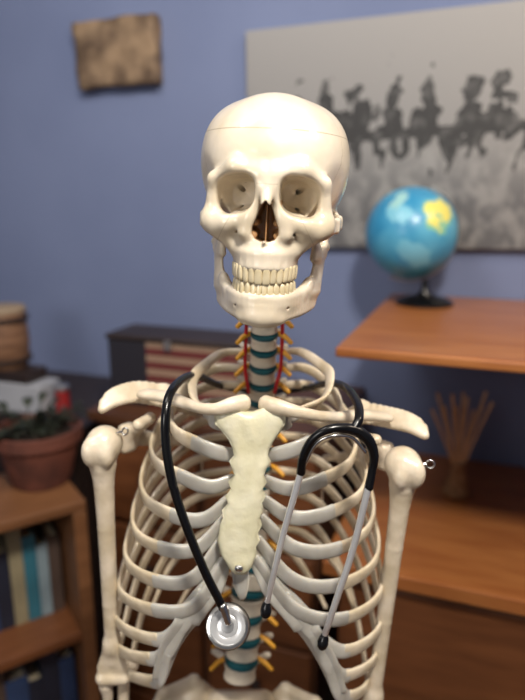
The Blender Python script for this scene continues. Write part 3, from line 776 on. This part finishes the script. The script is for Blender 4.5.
# ---- reeds in a holder
rb=hitz(456,493,DZ); reeds=empty("reed_bundle",rb); tag(reeds,"dried reed sticks fanned out of small woven holder on desk","dried reeds")
lathe("holder",[(.028,0),(.030,.004),(.021,.035),(.0135,.060),(.0145,.072),(.0125,.072),(.011,.060),(.001,.055)],M['holder'],reeds,rb,None,28)
hgt=.235
for i in range(11):
    f_=(i+.5)/11*2-1
    md=rb+Vector((f_*.009,random.uniform(-.005,.005),.060))
    tp=rb+Vector((f_*.070+random.uniform(-.004,.004),random.uniform(-.02,.02),hgt*random.uniform(.80,1)))
    tube("reed",[md,(md+tp)/2+Vector((0,0,.004)),tp],[.0026,.0028,.0034],M['stick'],reeds,n=4,ring=8)

# ---- sideboard and trunk
BZ=1.02
bx0=hity(92,420,WY-.38).x; bx1=min(dx0-.01,hity(330,420,WY-.38).x)
sb=empty("sideboard",from_room(((bx0+bx1)/2,WY-.19,0))); tag(sb,"brown wooden chest of drawers against the blue wall","chest of drawers")
box("sideboard_top",bx0,bx1,WY-.40,WY-.003,BZ-.025,BZ,M['wood_d'],sb,bev=.004)
box("sideboard_body",bx0+.015,bx1-.015,WY-.38,WY-.01,.03,BZ-.025,M['wood_d'],sb)
wd=(bx1-bx0-.03)/2
for i in range(2):
    for j in range(4):
        x0=bx0+.015+i*wd+.01; z0=.05+j*.235
        dr=box("drawer",x0,x0+wd-.02,WY-.396,WY-.378,z0,z0+.22,M['wood_m'],sb,bev=.004)
        q=from_room((x0+wd/2-.01,WY-.397,z0+.12)); dv=from_room((0,-1,0))
        lathe("drawer_knob",[(.006,0),(.006,.008),(.013,.014),(.013,.019),(.006,.023)],M['wood_b'],dr,q,dv,20)
def chest_mat():
    m=bpy.data.materials.new("painted_stripes"); m.use_nodes=True; nt=m.node_tree; bs=nt.nodes['Principled BSDF']; bs.inputs['Roughness'].default_value=.55
    N=nt.nodes.new; Lk=nt.links.new; tc=N('ShaderNodeTexCoord'); sp=N('ShaderNodeSeparateXYZ'); Lk(tc.outputs['Object'],sp.inputs[0])
    w=N('ShaderNodeMath'); w.operation='MULTIPLY'; w.inputs[1].default_value=2*math.pi/.032; Lk(sp.outputs['Z'],w.inputs[0])
    w2=N('ShaderNodeMath'); w2.operation='SINE'; Lk(w.outputs[0],w2.inputs[0])
    w3=N('ShaderNodeMath'); w3.operation='GREATER_THAN'; w3.inputs[1].default_value=.1; Lk(w2.outputs[0],w3.inputs[0])
    r=N('ShaderNodeMix'); r.data_type='RGBA'; r.inputs['A'].default_value=srgb((96,36,36)); r.inputs['B'].default_value=srgb((146,120,100)); Lk(w3.outputs[0],r.inputs['Factor'])
    g=N('ShaderNodeMath'); g.operation='LESS_THAN'; g.inputs[1].default_value=-.06; Lk(sp.outputs['X'],g.inputs[0])
    mx=N('ShaderNodeMix'); mx.data_type='RGBA'; Lk(g.outputs[0],mx.inputs['Factor']); Lk(r.outputs['Result'],mx.inputs['A']); mx.inputs['B'].default_value=srgb((34,32,40)); Lk(mx.outputs['Result'],bs.inputs['Base Color']); return m
cm=chest_mat()
c0=hity(110,385,WY-.33); c1=hity(236,385,WY-.33)
chh=hity(160,343,WY-.33).z
ch=empty("trunk",from_room(((c0.x+c1.x)/2,WY-.22,BZ))); tag(ch,"small dark painted trunk with muted red stripes on the sideboard","trunk")
box("trunk_body",c0.x,c1.x,WY-.33,WY-.21,BZ,chh,cm,ch,bev=.004)
box("trunk_lid",c0.x-.005,c1.x+.005,WY-.335,WY-.205,chh,chh+.012,M['wood_b'],ch,bev=.005)
box("latch",(c0.x+c1.x)/2-.008,(c0.x+c1.x)/2+.008,WY-.340,WY-.334,chh-.014,chh+.008,M['metal'],ch,bev=.001)

# ---- bookcase
KZ=.90; K=hitz(86,500,KZ); BY=math.radians(34)
bc=empty("bookcase",(K.x-.3,K.y,0))
tag(bc,"pine bookcase filled with books with a potted plant on top","bookcase")
KO=(K.x,K.y,0)
def bbox(n,x0,x1,y0,y1,z0,z1,m,p=bc,bev=.003): return box(n,x0,x1,y0,y1,z0,z1,m,p,rz=BY,bev=bev,origin=KO)
D_=.23
bbox("bookcase_top",-.85,.0,0,D_,KZ-.022,KZ,M['wood_l'])
bbox("side_panel",-.028,0,0.0,D_,0,KZ-.022,M['wood_l'])
bbox("side_panel",-.85,-.822,0.0,D_,0,KZ-.022,M['wood_l'])
bbox("back_panel",-.822,-.028,D_-.008,D_,0.02,KZ-.022,M['wood_b'])
for z in (.60,.29,.04): bbox("bookcase_shelf",-.822,-.028,0.003,D_-.008,z-.022,z,M['wood_m'])
cols=[(52,112,130),(140,158,166),(34,38,54),(120,62,50),(60,96,112),(46,66,104),(84,68,60),(130,40,42),(150,140,112)]
CN=['teal','pale blue','navy','rust red','blue green','blue','brown','red','cream']
BM={c:mat('book_cover',c,rough=.55,scale=20) for c in cols}
def book(x,w,h,dp,z,ci,grp,yb=.10):
    m=BM[cols[ci]]
    Rb=Matrix.Rotation(BY,3,'Z')
    def bx(x0,x1,y0,y1,z0,z1):
        vs=[(x0,y0,z0),(x1,y0,z0),(x1,y1,z0),(x0,y1,z0),(x0,y0,z1),(x1,y0,z1),(x1,y1,z1),(x0,y1,z1)]
        fs=[(0,3,2,1),(4,5,6,7),(0,1,5,4),(1,2,6,5),(2,3,7,6),(3,0,4,7)]
        return vs,fs
    V=[];Fc=[]
    for q in ((x,x+.0025,yb,yb+dp,z,z+h),(x+w-.0025,x+w,yb,yb+dp,z,z+h),(x+.0025,x+w-.0025,yb,yb+.003,z,z+h)):
        vs,fs=bx(*q); o=len(V); V+=vs; Fc+=[tuple(i+o for i in f) for f in fs]
    V=[Rb@Vector(v)+Vector(KO) for v in V]
    b=make("book",V,Fc,m,smooth=False)
    vs,fs=bx(x+.003,x+w-.003,yb+.0032,yb+dp-.004,z+.003,z+h-.004)
    make("pages",[Rb@Vector(v)+Vector(KO) for v in vs],fs,M['paper'],b,smooth=False)
    tag(b,CN[ci]+" book standing upright on the pine bookcase shelf","book",grp)
seq=[6,1,0,8,2,5,1,4,3,0,2,8,1,5,7]
x=-.035
for i,s in enumerate(seq):
    w=random.uniform(.022,.038); x-=w+.001
    if x<-.8: break
    book(x,w,random.uniform(.17,.225),random.uniform(.105,.12),.60,s,"books on the upper bookcase shelf")
seq=[5,2,2,5,6,2,7,2,0,5,2,6,2,4,2]
x=-.035
for i,s in enumerate(seq):
    w=random.uniform(.028,.05); x-=w+.001
    if x<-.8: break
    book(x,w,random.uniform(.19,.25),random.uniform(.12,.14),.29,s,"books on the lower bookcase shelf",yb=.06)

# ---- potted plant
pp=hitz(42,480,KZ)
pl=empty("potted_plant",pp); tag(pl,"leafy dark green plant in a terracotta pot on the bookcase","plant")
q_=1.12
lathe("pot",[(r*q_,z*q_) for r,z in [(.052,0),(.057,.01),(.074,.085),(.082,.087),(.083,.110),(.076,.111),(.072,.100),(.002,.098)]],M['terra'],pl,pp,None,32)
lathe("soil",[(.070*q_,.0985*q_),(.05*q_,.102*q_),(.002,.103*q_)],M['soil'],pl,pp,None,24)
def leaf(p0,d,L,w):
    d=Vector(d).normalized(); s=d.cross(Vector((0,0,1))).normalized(); V=[];Fc=[];n=8
    for i in range(n+1):
        tt=i/n; c=p0+d*L*tt+Vector((0,0,-L*.45*tt*tt)); ww=w*math.sin(math.pi*min(1,tt*.93+.05))**.8
        V+= [c-s*ww+Vector((0,0,.004)),c,c+s*ww+Vector((0,0,.004))]
    for i in range(n):
        for j in (0,1): Fc.append((i*3+j,i*3+j+1,(i+1)*3+j+1,(i+1)*3+j))
    return V,Fc
for i in range(50):
    a=random.uniform(0,2*math.pi); el_=random.uniform(.2,1.3)
    st0=pp+Vector((random.uniform(-.04,.04),random.uniform(-.04,.04),.11)); d=Vector((math.cos(a),math.sin(a),el_))
    tip=st0+d.normalized()*random.uniform(.02,.06)
    tube("stem",[st0,(st0+tip)/2+Vector((0,0,.006)),tip],[.0016],M['leaf'],pl,n=3,ring=6)
    V,Fc=leaf(tip,d,random.uniform(.028,.055),random.uniform(.007,.012)); make("leaf",V,Fc,M['leaf'],pl)

# ---- corner cabinet with box, tin, book, drum
CZ=.97
q=to_room(hitz(15,412,CZ)); cx1=bx0-.03
cc=empty("corner_cabinet",from_room((cx1-.25,WY-.2,0))); tag(cc,"dark stained wooden cabinet in the corner behind the bookcase","cabinet")
fr=min(q.y-.03,WY-.3)
box("cabinet_body",cx1-.60,cx1,fr+.012,WY-.003,0.03,CZ-.022,M['wood_b'],cc)
box("cabinet_top",cx1-.61,cx1+.01,fr,WY-.003,CZ-.022,CZ,M['wood_b'],cc,bev=.004)
for i in range(2):
    dd=box("cabinet_door",cx1-.59+i*.29,cx1-.59+i*.29+.28,fr-.006,fr+.012,.06,CZ-.04,M['wood_b'],cc,bev=.003)
    box("door_handle",cx1-.59+(.25 if i==0 else .31),cx1-.59+(.262 if i==0 else .322),fr-.016,fr-.006,.55,.65,M['metal'],dd,bev=.003)
wr=hity(40,400,q.y).x
ht=.075
wb=box("storage_box",wr-.16,wr,q.y,q.y+.08,CZ,CZ+ht,M['white'],bev=.003)
tag(wb,"pale grey cardboard storage box on the dark corner cabinet","box")
tin=from_room((wr+.028,q.y+.05,CZ))
tn=empty("tin",tin); tag(tn,"small red tin standing beside the pale storage box","tin")
lathe("tin_body",[(.016,0),(.018,.002),(.018,.055),(.016,.057)],M['redp'],tn,tin,None,24)
lathe("tin_lid",[(.0185,.0572),(.019,.059),(.019,.066),(.017,.068),(.001,.068)],M['metal'],tn,tin,None,24)
bk=box("book",wr-.158,wr-.035,q.y+.002,q.y+.078,CZ+ht,CZ+ht+.03,M['wood_b'],bev=.002)
tag(bk,"thick dark brown book lying flat on the storage box","book")
dxx=hity(24,340,q.y+.045).x-.064
dp=from_room((dxx,q.y+.045,CZ+ht+.03))
dm=empty("drum",dp); tag(dm,"small wooden hand drum with skin head on stacked book","drum")
lathe("drum_shell",[(.052,0),(.058,.01),(.062,.07),(.058,.135),(.056,.142)],M['basket'],dm,dp,None,32)
lathe("drum_head",[(.057,.140),(.060,.142),(.060,.150),(.056,.154),(.001,.155)],M['hide'],dm,dp,None,32)
for z in (.02,.125): lathe("drum_hoop",[(.060,z-.006),(.065,z-.005),(.065,z+.005),(.060,z+.006)],M['wood_b'],dm,dp,None,32)

# ================================================================== LIGHT
def area(name,loc,tgt,size,e,colr):
    l=bpy.data.lights.new(name,'AREA'); l.shape='DISK'; l.size=size; l.energy=e; l.color=colr
    o=bpy.data.objects.new(name,l); col.objects.link(o); o.location=loc
    o.rotation_euler=(Vector(tgt)-Vector(loc)).to_track_quat('-Z','Y').to_euler(); return o
area("ceiling_light",(.26,-.80,2.5),(.0,.0,1.3),.22,29,(1,.93,.84))
area("front_fill_light",(-1.2,-1.7,1.9),(0,.3,1.5),.8,12,(1,.96,.92))  # added soft area light from the front left; there is no window
area("desk_fill_light",(1.0,-.1,2.3),(.6,.6,.9),.3,7,(1,.84,.66))  # unseen warm overhead light, added to brighten the desk side
area("wall_fill_light",(-.5,-.1,2.5),(-.4,1.0,1.8),.5,9,(1,.96,.92))  # unseen light below the ceiling, added to brighten the back wall
w=bpy.data.worlds.new("world"); scene.world=w; w.use_nodes=True
w.node_tree.nodes['Background'].inputs[0].default_value=(.95,.95,1,1); w.node_tree.nodes['Background'].inputs[1].default_value=.12
scene.view_settings.view_transform='Standard'
